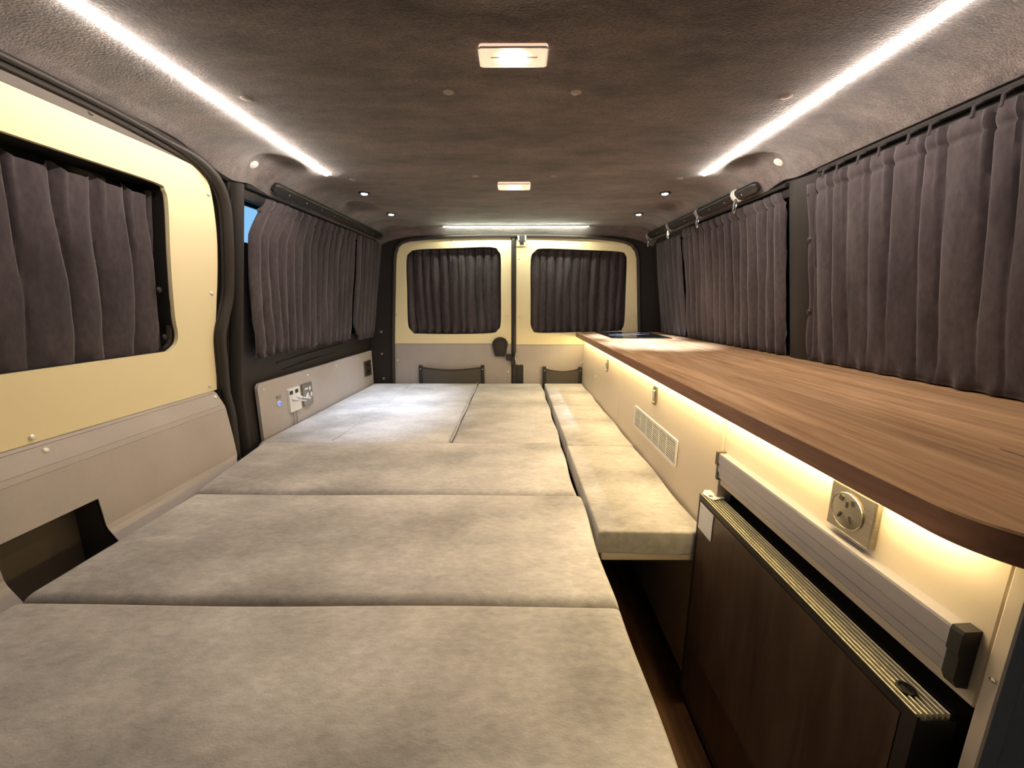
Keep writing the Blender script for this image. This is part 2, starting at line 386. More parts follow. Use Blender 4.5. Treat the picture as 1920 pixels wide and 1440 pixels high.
# ------------------------------------------------------------------ rear doors
def rear_door(name, s, win, label):
    o_ = door_outline(s)
    root = tag(bpy.data.objects.new(name, None), label, 'door', kind='structure'); COL.objects.link(root); root.location = (s * .4, 2.6, .12)
    zsplit = .738 if s < 0 else .732
    up = [p for p in o_ if p[1] > zsplit]
    xo = .788 if s < 0 else .808; xi = abs(o_[0][0])
    up = [(s * xi, zsplit)] + [p for p in up if abs(p[0]) < xo - .001] + [(s * xo, zsplit)]
    mp = lambda u, v, w2: (u, 2.592 + w2, v)
    obj('upper_panel', B().plate(up, [win], .012, mp), 'cream', root)
    lo = [(s * xi, .12), (s * xi, zsplit - .002), (s * xo, zsplit - .002), (s * (xo + .014), .45), (s * (xo + .022), .12)]
    obj('lower_panel', B().plate(lo, [], .010, mp), 'grey', root)
    # metal skin with the window opening, glass
    wx0 = min(p[0] for p in win); wx1 = max(p[0] for p in win); wz0 = min(p[1] for p in win); wz1 = max(p[1] for p in win)
    big = rrect(wx0 - .012, wx1 + .012, wz0 - .012, wz1 + .012, .05)
    obj('door_skin', B().plate([(s * xi, .12), (s * xi, 1.41), (s * .74, 1.38), (s * .80, .7), (s * .83, .12)][::(1)], [big], .05, lambda u, v, w2: (u, 2.665 + w2, v)), 'black', root)
    # reveal around the opening
    rv = B(); n = len(win)
    rv.add([(x, 2.603, z) for x, z in win] + [(x * 1.0, 2.665, z) for x, z in big[:0]] + [(x, 2.67, z) for x, z in win], [(i, (i + 1) % n, n + (i + 1) % n, n + i) for i in range(n)])
    obj('window_reveal', rv, 'black', root)
    obj('glass_pane', B().box(wx0 - .02, wx1 + .02, 2.69, 2.695, wz0 - .02, wz1 + .02), 'black_glass', root)
    return root
winL = smooth_path([(-.66, .803), (-.40, .799), (-.157, .806), (-.112, .825), (-.090, .875), (-.088, 1.10), (-.088, 1.275), (-.103, 1.318), (-.151, 1.343), (-.40, 1.336), (-.605, 1.329), (-.660, 1.312), (-.686, 1.262), (-.693, 1.05), (-.698, .880), (-.690, .835)], 4)
winR = smooth_path([(.103, .868), (.117, .828), (.157, .808), (.40, .812), (.672, .820), (.702, .838), (.714, .885), (.712, 1.05), (.708, 1.25), (.697, 1.295), (.653, 1.316), (.40, 1.327), (.175, 1.334), (.125, 1.315), (.101, 1.265), (.102, 1.05)], 4)
d1 = rear_door('door_1', -1, winL, 'left back door with cream upper and grey lower panel')
d2 = rear_door('door_2', 1, winR, 'right back door with cream upper panel partly behind the counter')
screws(d1, [(-.725, 2.592, 1.326), (-.385, 2.592, 1.378), (-.044, 2.592, 1.341), (-.765, 2.592, .925), (-.045, 2.592, .919), (-.776, 2.592, .628), (-.042, 2.592, .550)], (0, -1, 0))
screws(d2, [(.027, 2.592, 1.271), (.031, 2.592, .915), (.423, 2.592, 1.366), (.745, 2.592, 1.264), (.768, 2.592, .922), (.029, 2.592, .600), (.438, 2.592, .61)], (0, -1, 0))
# centre seam rubber
struct('trim_3', B().tube([(-.006, 2.596, .12), (-.006, 2.596, 1.405)], .0155, 10), 'rubber', 'black rubber strip in the gap between the two back doors', 'seal', True)
# inner handle, latch, top catch
hp = [(-.032, -.062), (.034, -.062), (.043, -.03), (.053, .02), (.050, .038), (.035, .058), (.012, .068), (-.012, .068), (-.038, .055), (-.052, .035), (-.054, .018), (-.042, -.03)]
hb = B().plate([(-.095 + x * .96, .716 + z * .96) for x, z in hp], [], .022, lambda u, v, w2: (u, 2.591 - w2, v))
h = obj('door_handle', hb, 'black', d1); tag(h, 'black rounded release handle')
hb = B().plate([(-.095 + x * .62, .722 + z * .6) for x, z in hp], [], .010, lambda u, v, w2: (u, 2.568 - w2, v))
obj('handle_grip', hb, 'rubber', h)
la = B().box(-.055, -.014, 2.566, 2.591, .630, .672, .004)
l1 = obj('door_latch', la, 'black', d1)
la = B().plate([(-.022, .612), (-.004, .60), (.006, .61), (.006, .685), (-.004, .692)], [], .018, lambda u, v, w2: (u, 2.572 - w2, v))
obj('striker', la, 'rubber', l1)
obj('striker_plate', B().tube([(.003, 2.552, .604), (.009, 2.552, .62), (.004, 2.552, .65), (.009, 2.552, .685)], .0035, 8), 'chrome', l1)
rc = B().plate(rrect(.008, .058, .44, .598, [.0, .0, .01, .0]), [], .003, lambda u, v, w2: (u, 2.592 - w2, v))
r0 = obj('lock_recess', rc, 'black', d2)
obj('recess_rim', B().tube([(.012, 2.588, .602), (.054, 2.588, .602), (.061, 2.588, .594), (.061, 2.588, .44)], .003, 8), 'grey', r0)
tc_ = obj('top_catch', B().box(.020, .068, 2.566, 2.59, 1.375, 1.412, .004).box(.032, .055, 2.562, 2.585, 1.355, 1.38, .003), 'black', d2)
obj('catch_pin', B().tube([(.024, 2.562, 1.376), (.022, 2.56, 1.406)], .004, 10), 'white', tc_)
obj('catch_pin', B().tube([(.066, 2.562, 1.376), (.066, 2.56, 1.406)], .004, 10), 'white', tc_)
obj('catch_plate', B().box(.012, .072, 2.586, 2.592, 1.345, 1.377, .002), 'cream', tc_)
# net pockets on the lower panels
def pocket(x0, x1, ztop, label):
    t = thing('net_pocket', ((x0 + x1) / 2, 2.58, .36), label, 'storage pocket')
    def net(u, v):
        x = x0 + (x1 - x0) * u; zt = ztop - .016 * math.sin(PI * u); z = .36 + (zt - .36) * v
        return (x, 2.575 - .018 * math.sin(PI * u) ** .5 * (1), z)
    b = B().grid(net, 30, 14); n = obj('mesh_net', b, 'net', t, True); n.modifiers.new('thick', 'SOLIDIFY').thickness = .002
    obj('elastic_edge', B().tube([net(i / 30, 1) for i in range(31)], .0032, 8), 'black', t, True)
    for x in (x0, x1):
        c = obj('end_bar', B().box(x - .012, x + .012, 2.566, 2.591, .36, ztop + .012, .004), 'black', t)
    screws(t, [(x0, 2.566, ztop - .012), (x1, 2.566, ztop - .012), (x1 - .018, 2.570, ztop + .004), (x0 + .018, 2.570, ztop + .004)], (0, -1, 0), .0042, 'chrome')
pocket(-.622, -.212, .585, 'black mesh net pocket with a sagging top on the left back door')
pocket(.198, .432, .575, 'shorter black mesh net pocket on the right back door beside the cabinet')

# ------------------------------------------------------------------ sliding door on the left
d3 = tag(bpy.data.objects.new('door_3', None), 'sliding side door with cream window panel and grey lower panel', 'door', kind='structure'); COL.objects.link(d3); d3.location = (-.95, .5, .1)
edge = smooth_path([(1.150, 1.379), (1.203, 1.376), (1.240, 1.360), (1.261, 1.335), (1.276, 1.28), (1.287, 1.208), (1.290, 1.13), (1.288, 1.06), (1.283, .98), (1.280, .913), (1.280, .82), (1.284, .716)], 4)
outl = [(-.3, .716), (-.3, 1.380), (.4, 1.381)] + edge
whole = smooth_path([(1.10, .866), (1.128, .885), (1.134, .915), (1.126, .96), (1.119, 1.06), (1.116, 1.14), (1.114, 1.255), (1.105, 1.288), (1.080, 1.300), (.90, 1.300), (.5, 1.298)], 4) + [(.1, 1.297), (.06, 1.28), (.06, .88), (.1, .866), (.6, .866)]
obj('upper_panel', B().plate(outl, [whole], .012, lambda u, v, w2: LW(u, v, .006 - w2)), 'cream', d3)
n = len(whole); rv = B().add([LW(a, z, -.004) for a, z in whole] + [LW(a, z, -.075) for a, z in whole], [(i, (i + 1) % n, n + (i + 1) % n, n + i) for i in range(n)])
obj('window_reveal', rv, 'black', d3)
obj('door_skin', B().plate([(-.3, .70), (-.3, 1.43), (1.20, 1.43), (1.33, 1.38), (1.36, 1.2), (1.345, .9), (1.36, .70)], [rrect(.05, 1.13, .86, 1.305, .05)], .012, lambda u, v, w2: LW(u, v, -.012 - w2)), 'dark_metal', d3)
obj('glass_pane', B().plate(rrect(.0, 1.17, .83, 1.34, .05), [], .005, lambda u, v, w2: LW(u, v, -.076 - w2)), 'black_glass', d3)
obj('door_skin', B().box(-1.03, -1.018, -.3, 1.37, .12, .70), 'dark_metal', d3)
# metal strip along the top edge
obj('top_flange', B().plate([(-.3, 1.384), (-.3, 1.413), (1.08, 1.404), (1.20, 1.392), (1.245, 1.37), (1.235, 1.366), (1.203, 1.381)], [], .004, lambda u, v, w2: LW(u, v, .003 - w2)), 'dark_metal', d3)
# grey lower panel: profile with bevels and an open pocket
prof = [(.714, -1.002), (.706, -.992), (.668, -.972), (.655, -.968), (.560, -.958), (.492, -.953), (.480, -.949), (.440, -.925), (.33, -.922), (.12, -.922)]
ys_ = [-.3, .2, .640, .828, 1.0, 1.15]
def gx(z):
    for (z1, x1), (z0, x0) in zip(prof, prof[1:]):
        if z0 <= z <= z1: return x0 + (x1 - x0) * (z - z0) / (z1 - z0)
    return -.922
def ge(z): return 1.270 - .9 * max(0, .49 - z)
zz = [p[0] for p in prof]
b = B(); cells = []
zfine = sorted(set(zz + [.40, .47]), reverse=True)
def gp(i, j, off=0):
    z = zfine[j]; y = (ys_ + [0])[i] if i < len(ys_) else ge(max(z, .42)); return (gx(z) - off, y, z)
ni = len(ys_); nj = len(zfine) - 1
for j in range(nj):
    for i in range(ni):
        if ys_[i] == .640 and .40 <= zfine[j + 1] and zfine[j] <= .561: continue
        b.add([gp(i, j), gp(i + 1, j), gp(i + 1, j + 1), gp(i, j + 1)], [(0, 1, 2, 3)])
lp = obj('lower_panel', b, 'grey', d3); sm = lp.modifiers.new('thick', 'SOLIDIFY'); sm.thickness = .006; sm.offset = 0
# pocket interior
b = B()
y0, y1, z0, z1, xb = .640, .828, .40, .560, -1.045
b.add([(gx(z1), y0, z1), (gx(z1), y1, z1), (xb, y1, z1), (xb, y0, z1)], [(0, 1, 2, 3)])
b.add([(xb, y0, z0), (xb, y1, z0), (xb, y1, z1), (xb, y0, z1)], [(0, 1, 2, 3)])
b.add([(xb, y0, z0), (xb, y1, z0), (-.922, y1, z0), (-.922, y0, z0)], [(0, 1, 2, 3)])
for y in (y0, y1):
    zl = [.40, .44, .480, .492, .56]
    b.add([(gx(z), y, z) for z in zl] + [(xb, y, z) for z in zl], [(i, i + 1, i + 6, i + 5) for i in range(4)])
k = obj('grip_recess', b, 'dark_metal', d3)
screws(d3, [LW(.768, .729, .006), LW(1.264, 1.03, .006), LW(1.252, .735, .006), LW(1.254, 1.316, .006)], (1, 0, .14), .0062)
screws(d3, [(-.984, .777, .697), (-.984, 1.255, .697)], (1, 0, .3), .0062)
screws(d3, [(-.902, .931, 1.396)], (1, 0, .14), .0062, 'dark_metal', 'screw')
# rubber door seal
cen = [(-.3, 1.421), (.4, 1.421), (.80, 1.420), (.97, 1.416), (1.10, 1.407), (1.19, 1.397), (1.245, 1.376), (1.285, 1.345), (1.312, 1.29), (1.322, 1.20), (1.326, 1.10), (1.322, 1.02), (1.302, .95), (1.288, .89), (1.296, .80), (1.308, .70), (1.318, .62), (1.314, .50), (1.308, .35), (1.305, .15)]
cen = smooth_path(cen, 5)
sw = lambda y, z: min(1, max(0, (y - 1.10) / .14)) if z > 1.2 else 1
b = B().tube([LW(y, z, .012 + .004 * sw(y, z)) for y, z in cen], [.0075 + .009 * sw(y, z) for y, z in cen], 10)
def off2(path, d):
    out = []
    for i, p in enumerate(path):
        a = Vector(path[min(i + 1, len(path) - 1)]) - Vector(path[max(i - 1, 0)]); nn = Vector((-a.y, a.x)).normalized(); out.append((p[0] + nn.x * d, p[1] + nn.y * d))
    return out
b.tube([LW(y, z, .006) for y, z in off2(cen, -.0125)], .006, 8)
b.tube([LW(y, z, .004) for y, z in off2(cen, .0125)], .006, 8)
struct('trim_4', b, 'rubber', 'black curved rubber seal around the sliding side door', 'seal', True)
# body side in front of and above the sliding door
b = B().box(-1.05, -1.0, YF, -.3, 0, 1.47)
wb2 = struct('wall_left_front', b, 'black_wall', 'black van side ahead of the sliding door', 'wall')
b = B().plate([(-.3, 1.40), (1.345, 1.40), (1.345, 1.47), (-.3, 1.47)], [], .02, lambda u, v, w2: LW(u, v, -.03 - w2))
b.plate([(1.25, .70), (1.345, .70), (1.345, 1.42), (1.25, 1.42)], [], .02, lambda u, v, w2: LW(u, v, -.03 - w2))
struct('trim_5', b, 'black_wall', 'black metal rail above the sliding door', 'trim')
struct('trim_6', B().box(-1.06, -1.05, -.3, 1.36, 0, .9), 'black_wall', 'outer skin of the sliding side door', 'trim')

# ------------------------------------------------------------------ curtains
def curtain(label, f, s0, s1, zt, zb, n, amp, seed, gap, el=None, er=None, wr_=.22, zbf=None, ztf=None, rows=44, dens=14, buttons=None, tape=.035, hooks=False, shape_top=1.0, peaks=0):
    rnd = random.Random(seed)
    ph = [i + rnd.uniform(-.16, .16) for i in range(-1, n + 2)]; am = [rnd.uniform(.6, 1.15) for _ in ph]; dr = [rnd.uniform(-.25, .25) for _ in ph]; lean_ = [rnd.uniform(.7, 1.3) for _ in ph]
    sk = [rnd.uniform(.75, 1.35) for _ in ph]
    def P(u, v):
        z0 = zbf(u) if zbf else zb; z1 = ztf(u) if ztf else zt
        x = u * n; v = 1 - (1 - v) ** 1.6
        # lobes with deep narrow valleys between them
        xs = x + .18 * math.sin(v * 3.1 + seed) * (1 - v) + .10 * noise.noise(Vector((x * .5, v * 2.2, seed + 9)))
        k = max(0, min(len(ph) - 2, next((q for q in range(len(ph) - 1) if ph[q] <= xs < ph[q + 1]), 0)))
        tt = min(1, max(0, (xs - ph[k]) / (ph[k + 1] - ph[k]))); tt = tt ** sk[k]
        z1 += peaks * math.exp(-((min(tt, 1 - tt)) / .10) ** 2); z = z0 + (z1 - z0) * v
        a = el(v) if el else 0; c = er(v) if er else 0
        s = (s0 + a) + (s1 + c - s0 - a) * u
        lobe = math.sin(PI * tt) ** wr_
        deep = am[k] * (.62 + .38 * v) * (1 + .35 * math.sin(v * 4 + k * 2.1))
        o = 1.0 - deep * (1 - lobe)
        o += .35 * math.exp(-((tt - .14) / .07) ** 2) * max(0, v - .55) / .45 * shape_top
        nz = noise.noise(Vector((x * .8, v * 2.6, seed))) * .5 + noise.noise(Vector((x * 2.3, v * 6, seed + 5))) * .22
        o = (o + nz * .5) * amp
        tz = (z1 - z)
        if tape: o -= amp * .25 * math.exp(-((tz - tape) / .0045) ** 2); o += amp * .15 * math.exp(-((tz - tape * .5) / .012) ** 2)
        bz = z - z0
        if bz < .05: o += amp * .35 * math.sin(x * 2 * PI * 1.0 + seed) * (1 - bz / .05)
        return f(s, z, gap + .012 + o)
    b = B().grid(P, n * dens, rows)
    mid = P(.5, 0)
    t = thing('curtain', P(.5, 0), label, 'curtain', 'pleated blackout curtains')
    c = obj('cloth', b, 'curtain', t, True, 80); c.modifiers.new('thick', 'SOLIDIFY').thickness = .0016
    if buttons:
        for (y, z, g) in buttons:
            p = Vector(f(y, z, g)); ax = (Vector(f(y, z, g + .1)) - p)
            obj('snap_button', B().lathe(p, ax, [(.0075, 0), (.0085, .003), (.006, .006), (.002, .0072)], 14), 'black', t, True)
    if hooks:
        for k in range(n):
            u = (ph[k + 1] + .5) / n
            if not 0 < u < 1: continue
            p = Vector(P(u, 1)); q = f(p.y if f in (LW, RW) else p.x, p.z + .022, .012)
            obj('hook_tab', B().tube([p - Vector((0, 0, .006)), (p + Vector(q)) / 2 + Vector((-.008 if f is RW else .008, 0, .002)), q], [.0035, .003, .0045], 8), 'curtain', t, True)
    return t
BW = lambda x, z, d=0: (x, 2.672 - d, z)
ramp = lambda v, a, b_: max(0, min(1, (v - a) / (b_ - a)))
curtain('wide grey pleated curtain in the sliding door window', LW, .02, 1.118, 1.272, .845, 14, .020, 3, -.058, er=lambda v: -.012 * v, rows=46, wr_=.32, dens=24, peaks=.014, buttons=[(1.105, 1.035, -.02), (1.118, .905, -.02)], tape=0)
def el_main(v): return .095 * ramp(v, .62, 1) ** 1.5
curtain('left rear curtain with its top corner slipped off showing sky', LW, 1.405, 2.228, 1.362, .795, 15, .020, 11, .004, el=lambda v: .095 * ramp(v, .76, 1) ** 1.15 + .05 * (1 - v) ** 2, wr_=.5, buttons=[(1.462, 1.315, .022)], zbf=lambda u: .800 - .006 * math.sin(u * 30))
curtain('narrow left curtain next to the rear pillar with a cut bottom corner', LW, 2.248, 2.585, 1.362, .79, 6, .018, 23, .004, el=lambda v: .06 * ramp(1 - v, .9, 1), er=lambda v: -.03 * ramp(1 - v, .92, 1), zbf=lambda u: .785 + .05 * ramp(1 - u, .8, 1), wr_=.5, tape=0)
curtain('curtain in the left back door window', BW, -.70, -.085, 1.345, .795, 11, .038, 31, 0, wr_=.6, rows=36)
curtain('curtain in the right back door window', BW, .10, .715, 1.338, .80, 11, .038, 44, 0, wr_=.6, rows=36)
curtain('narrow right curtain beside the black rear pillar', RW, 2.15, 2.48, 1.345, .822, 5, .016, 52, .004, wr_=.5, tape=0)
curtain('long far right curtain hanging below the rail with carabiners', RW, 1.392, 2.13, 1.358, .820, 14, .020, 61, .004, wr_=.5, el=lambda v: .02 * ramp(v, .93, 1))
curtain('large near right curtain with a row of black snaps along its edge', RW, .15, 1.272, 1.355, .8195, 18, .017, 77, .002, wr_=.28, hooks=True, er=lambda v: -.008, rows=54, dens=18)
# the snap flap of the near right curtain
def flap(u, v):
    z = .8195 + (1.348 - .8195) * v; y = 1.262 + (.036 + .006 * math.sin(v * 9)) * u; return RW(y, z, .016 + .012 * math.sin(u * PI) + .004 * math.sin(v * 14))
near = [o for o in bpy.data.objects if o.type == 'EMPTY' and o.get('label', '').startswith('large near right')][0]
fl = obj('snap_flap', B().grid(flap, 8, 40), 'curtain', near, True, 80); fl.modifiers.new('thick', 'SOLIDIFY').thickness = .002
for z in (1.322, 1.190, .972, .836):
    p = Vector(RW(1.284, z, .026)); obj('snap_button', B().lathe(p, (-1, 0, 0), [(.0085, 0), (.0092, .003), (.0065, .006), (.002, .0072)], 14), 'black', near, True)
# curtain tracks
def track(f, y0, y1, z, label):
    b = B(); k = 12
    b.tube([f(y0 + (y1 - y0) * i / k, z, .010) for i in range(k + 1)], .0075, 8)
    tag(obj('curtain_track', b, 'black', None, True), label, 'curtain rail')
track(RW, .1, 1.27, 1.381, 'black curtain track above the near right curtain')
track(RW, 1.41, 2.1, 1.380, 'black curtain track above the far right curtain')
track(LW, 1.41, 2.2, 1.383, 'black curtain track above the left rear curtain')
0 and track(lambda y, z, d: LW(y, z, d - .05), .06, 1.10, 1.292, 'black curtain track at the top of the sliding door window')

# ------------------------------------------------------------------ bed
def cushion(name, label, cat, group, m, x0, x1, y0, y1, z0, z1, r, seed, wr=.004, xl=None, puff=.006, nx=90, ny=60, xr=None, slope=0):
    """box cushion: rounded edges, soft puffing, creases pulled in from the seams"""
    W, D, H = x1 - x0, y1 - y0, z1 - z0
    def edge_coord(t, n_):  # denser near the edges
        return t
    us = []; 
    def axis(L, n_):
        a = [0]; k = 6
        for i in range(1, k + 1): a.append(r * (1 - math.cos(PI / 2 * i / k)))
        m_ = n_ - 2 * k
        for i in range(1, m_): a.append(r + (L - 2 * r) * i / m_)
        for i in range(k, -1, -1): a.append(L - r * (1 - math.cos(PI / 2 * i / k)))
        return a
    ax, ay = axis(W, nx), axis(D, ny); vs = []; NX, NY = len(ax), len(ay)
    rnd = random.Random(seed)
    cr = [(rnd.choice([0, 1]), rnd.uniform(.1, .9) * D, rnd.uniform(-.5, .5), rnd.uniform(.15, .35), rnd.uniform(.006, .014)) for _ in range(7)]
    for j, b_ in enumerate(ay):
        for i, a in enumerate(ax):
            dx = min(a, W - a); dy = min(b_, D - b_)
            fx = 1 if dx >= r else math.sqrt(max(0, 1 - (1 - dx / r) ** 2)); fy = 1 if dy >= r else math.sqrt(max(0, 1 - (1 - dy / r) ** 2))
            hh = z1 - r * (1 - fx * fy)
            e = min(1, min(dx, dy) / .06)
            pu = puff * math.sin(PI * a / W) ** .35 * math.sin(PI * b_ / D) ** .35 if 0 < a < W and 0 < b_ < D else 0
            nz = noise.noise(Vector((a * 6, b_ * 11, seed))) * .6 + noise.noise(Vector((a * 16, b_ * 26, seed + 3))) * .25
            c = 0
            for sd, yy, an, ln, wd in cr:
                aa = a if sd == 0 else W - a
                if aa < ln: q = (b_ - yy - an * aa) / wd; c += math.exp(-q * q) * (1 - aa / ln) * math.sin(PI * min(1, aa / .03) / 2)
            dz = (pu + wr * nz - wr * .9 * c) * e
            xx = x0 + a
            if xl: 
                t = a / W; xx = xl(y0 + b_) * (1 - t) + (x1) * t
            wob = .003 * math.sin(b_ * 17 + seed) * (1 - min(1, (W - a) / .2))
            yy2 = y0 + b_ + .0022 * math.sin(a * 9 + seed) * (1 - min(1, dy / .08))
            vs.append((xx + wob, yy2, hh + dz))
    fs = [(j * NX + i, j * NX + i + 1, (j + 1) * NX + i + 1, (j + 1) * NX + i) for j in range(NY - 1) for i in range(NX - 1)]
    # skirt
    ring = [i for i in range(NX)] + [j * NX + NX - 1 for j in range(1, NY)] + [(NY - 1) * NX + i for i in range(NX - 2, -1, -1)] + [j * NX for j in range(NY - 2, 0, -1)]
    o = len(vs)
    for q in ring: vs.append((vs[q][0], vs[q][1], z0))
    m_ = len(ring)
    for i in range(m_): fs.append((ring[i], ring[(i + 1) % m_], o + (i + 1) % m_, o + i))
    fs.append(tuple(o + i for i in range(m_))[::-1])
    b = B(); b.v = vs; b.f = fs
    return tag(obj(name, b, m, None, True, 75), label, cat, group)
BG = 'grey velvet bed cushions'
cushion('bed_cushion', 'widest grey velvet bed cushion nearest the viewer', 'cushion', BG, 'bed', -.885, .188, -.02, .603, .38, .482, .014, 1, .0022, nx=110, ny=80)
cushion('bed_cushion', 'second grey velvet bed cushion from the viewer beside the door recess', 'cushion', BG, 'bed', -.885, .183, .607, 1.006, .38, .485, .016, 2, .0032, nx=120, ny=60)
cushion('bed_cushion', 'third grey velvet bed cushion from the viewer with soft creases', 'cushion', BG, 'bed', -.90, .174, 1.010, 1.412, .38, .487, .018, 3, .0045, xl=lambda y: -.893 - .03 * max(0, min(1, (y - 1.0) / .2)) - .03 * max(0, min(1, (y - 1.2) / .2)), nx=120, ny=60)
cushion('bed_cushion', 'far left grey velvet bed cushion lit by the ceiling spots', 'cushion', BG, 'bed', -.965, -.2450, 1.418, 2.55, .38, .480, .010, 4, .0045, xl=lambda y: -.972 + .046 * (y - 1.42) / 1.1, nx=90, ny=90, puff=.003)
cushion('bed_cushion', 'far right grey velvet bed cushion beside the yellow-lit bench', 'cushion', BG, 'bed', -.2400, .178, 1.418, 2.55, .38, .480, .011, 5, .004, nx=60, ny=90, puff=.003)
# stitched seam across the far left cushion and piping between the pair
fc = [o for o in bpy.data.objects if o.get('label', '').startswith('far left grey')][0]
obj('seam', B().tube([(-.70 + .01 * math.sin(i * .7) + i * .0015, 1.44 + i * .0545, .4818 + .0015) for i in range(21)], .0022, 6), 'bed', fc, True)
fr_ = [o for o in bpy.data.objects if o.get('label', '').startswith('far right grey')][0]
obj('piping', B().tube([(-.2425 + .002 * math.sin(i * .9), 1.425 + i * .0560, .4825) for i in range(21)], .0034, 6), 'bed', fr_, True)
# bed base under the cushions
bb = thing('platform_bed', (-.36, 1.3, 0), 'hidden plywood bed base carrying the grey cushions', 'bed')
obj('platform', B().box(-.885, .14, -.02, 2.55, .355, .378), 'cab', bb)
obj('front_board', B().box(-.88, .10, 0.0, .02, 0, .354), 'cab', bb)
for x in (-.86, .07):
    for y in (.3, 1.2, 2.4): obj('leg', B().box(x - .02, x + .02, y - .02, y + .02, 0, .354), 'black', bb)

# ------------------------------------------------------------------ bench between bed and cabinet
BC = 'pale bench cushions along the cabinet'
cushion('bench_cushion', 'nearest pale bench cushion with its dark front edge showing', 'cushion', BC, 'bed', .196, .442, .829, 1.395, .424, .480, .005, 8, .0025, nx=40, ny=70, puff=.003)
cushion('bench_cushion', 'middle pale bench cushion with small creases', 'cushion', BC, 'bed', .198, .443, 1.400, 1.983, .424, .480, .005, 9, .004, nx=40, ny=70, puff=.003)
cushion('bench_cushion', 'farthest pale bench cushion against the right back door', 'cushion', BC, 'bed', .198, .443, 1.988, 2.55, .424, .480, .005, 10, .004, nx=40, ny=70, puff=.003)
bt = thing('bench', (.32, 1.7, 0), 'low bench board under the pale cushions beside the cabinet', 'bench')
obj('seat_board', B().box(.205, .446, .831, 2.56, .404, .4235, .003), 'cab', bt)
obj('support', B().box(.21, .23, 1.0, 2.5, 0, .404), 'black', bt)

# ------------------------------------------------------------------ kitchen cabinet and counter
XC = .448
kb = thing('kitchen_cabinet', (.7, 1.4, 0), 'long beige cabinet under the wooden counter along the right wall', 'cabinet')
def cpanel(name, y0, y1, z0, z1, th=.016): return obj(name, B().box(XC, XC + th, y0, y1, z0, z1, .0018, 1), 'cab', kb)
cpanel('side_panel', 2.176, 2.575, .03, .784)
dA = cpanel('door', 1.648, 2.171, .03, .784)
dB = cpanel('door', .818, 1.643, .03, .784)
obj('fascia', B().box(XC + .002, XC + .016, .318, .806, .610, .784, .0015, 1), 'cab', kb)
obj('stile', B().box(XC - .002, XC + .03, .8065, .8165, .03, .784, .001, 1), 'cab', kb)
obj('stile', B().box(XC, XC + .02, .303, .3165, 0, .784, .0015, 1), 'cab', kb)
obj('end_panel', B().box(XC + .02, .955, .303, .319, 0, .784), 'cab', kb)
obj('carcass', B().box(.80, .93, .33, 2.56, 0, .78).box(XC + .02, .8, .83, 2.56, .03, .05), 'black', kb)
obj('screw_cap', B().lathe((XC, 2.150, .600), (-1, 0, 0), [(.008, 0), (.008, .003), (.004, .005)], 14), 'white', kb, True)
obj('screw_cap', B().lathe((XC, 2.585 - .02, .62), (-1, 0, 0), [(.007, 0), (.007, .003), (.004, .005)], 14), 'white', kb, True)
for dr_, y, z in ((dA, 1.876, .713), (dB, 1.220, .720)):
    h = obj('latch', B().box(XC - .006, XC, y - .014, y + .014, z - .026, z + .024, .002), 'steel', dr_)
    obj('latch_button', B().box(XC - .010, XC - .006, y - .008, y + .008, z - .012, z + .010, .0015), 'chrome', h)
    obj('latch_tongue', B().box(XC - .009, XC - .001, y - .009, y + .007, z - .036, z - .027, .0015), 'steel', h)
# vent grille
vt = thing('vent_grille', (XC, 1.218, .557), 'long cream louvre vent grille set in the cabinet door', 'vent')
b = B().plate(rrect(1.025, 1.412, .553, .632, .006), [rrect(1.033, 1.404, .559, .626, .003)], .004, lambda u, v, w2: (XC - .001 - w2, u, v))
obj('frame', b, 'white', vt)
obj('backing', B().box(XC - .0015, XC - .0005, 1.033, 1.404, .559, .626), 'black', vt)
sb = obj('slat', B().box(XC - .0048, XC - .0016, 1.034, 1.403, .5610, .5635, .0006, 1), 'white', vt)
for i in range(1, 10):
    c = sb.copy(); COL.objects.link(c); c.parent = vt; c.location = Vector(sb.location) + Vector((0, 0, .0066 * i))
for y in (1.10, 1.16, 1.22, 1.28, 1.34): obj('rib', B().box(XC - .0042, XC - .002, y, y + .003, .559, .626), 'white', vt)
# counter
ct = thing('counter', (.68, 1.4, .785), 'long brown wood-grain kitchen counter top with a rounded near corner', 'counter')
def rc_out(off=0):
    R0 = .085; x0, y0 = .398 + off, .262 + off; p = [(.93, 2.575), (x0, 2.575)]
    for k in range(13): a = PI + k / 12 * PI / 2; p.append((x0 + R0 + R0 * math.cos(a), y0 + R0 + R0 * math.sin(a)))
    return p + [(.982, y0), (.982, 1.5)]
obj('worktop', B().plate(rc_out(), [], .003, lambda u, v, w2: (u, v, .8155 - w2)), 'wood', ct)
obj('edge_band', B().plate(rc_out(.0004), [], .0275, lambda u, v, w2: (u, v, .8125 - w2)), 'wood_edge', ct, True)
obj('groove', B().tube([(.628, .487, .8153), (.624, .480, .8156), (.622, .455, .8156), (.621, .40, .8153)], .0014, 6), 'wood_edge', ct)
# hob
hb = thing('hob', (.68, 2.35, .816), 'black glass hob set in the far end of the counter', 'hob')
obj('glass_top', B().box(.512, .835, 2.10, 2.54, .8158, .8195, .0012, 1), 'hob', hb)
obj('front_strip', B().box(.515, .832, 2.103, 2.112, .8196, .8202), 'black', hb)
for x, y, r in ((.60, 2.28, .055), (.74, 2.40, .07)):
    obj('cooking_zone', B().tube([(x + r * math.cos(a * PI / 12), y + r * math.sin(a * PI / 12), .8196) for a in range(24)], .0006, 6, closed=True), 'alu', hb)
# led strip under the counter
tag(obj('led_strip', B().box(.424, .434, .345, 2.54, .779, .7848), 'led_counter'), 'yellow led strip hidden under the counter overhang', 'light')
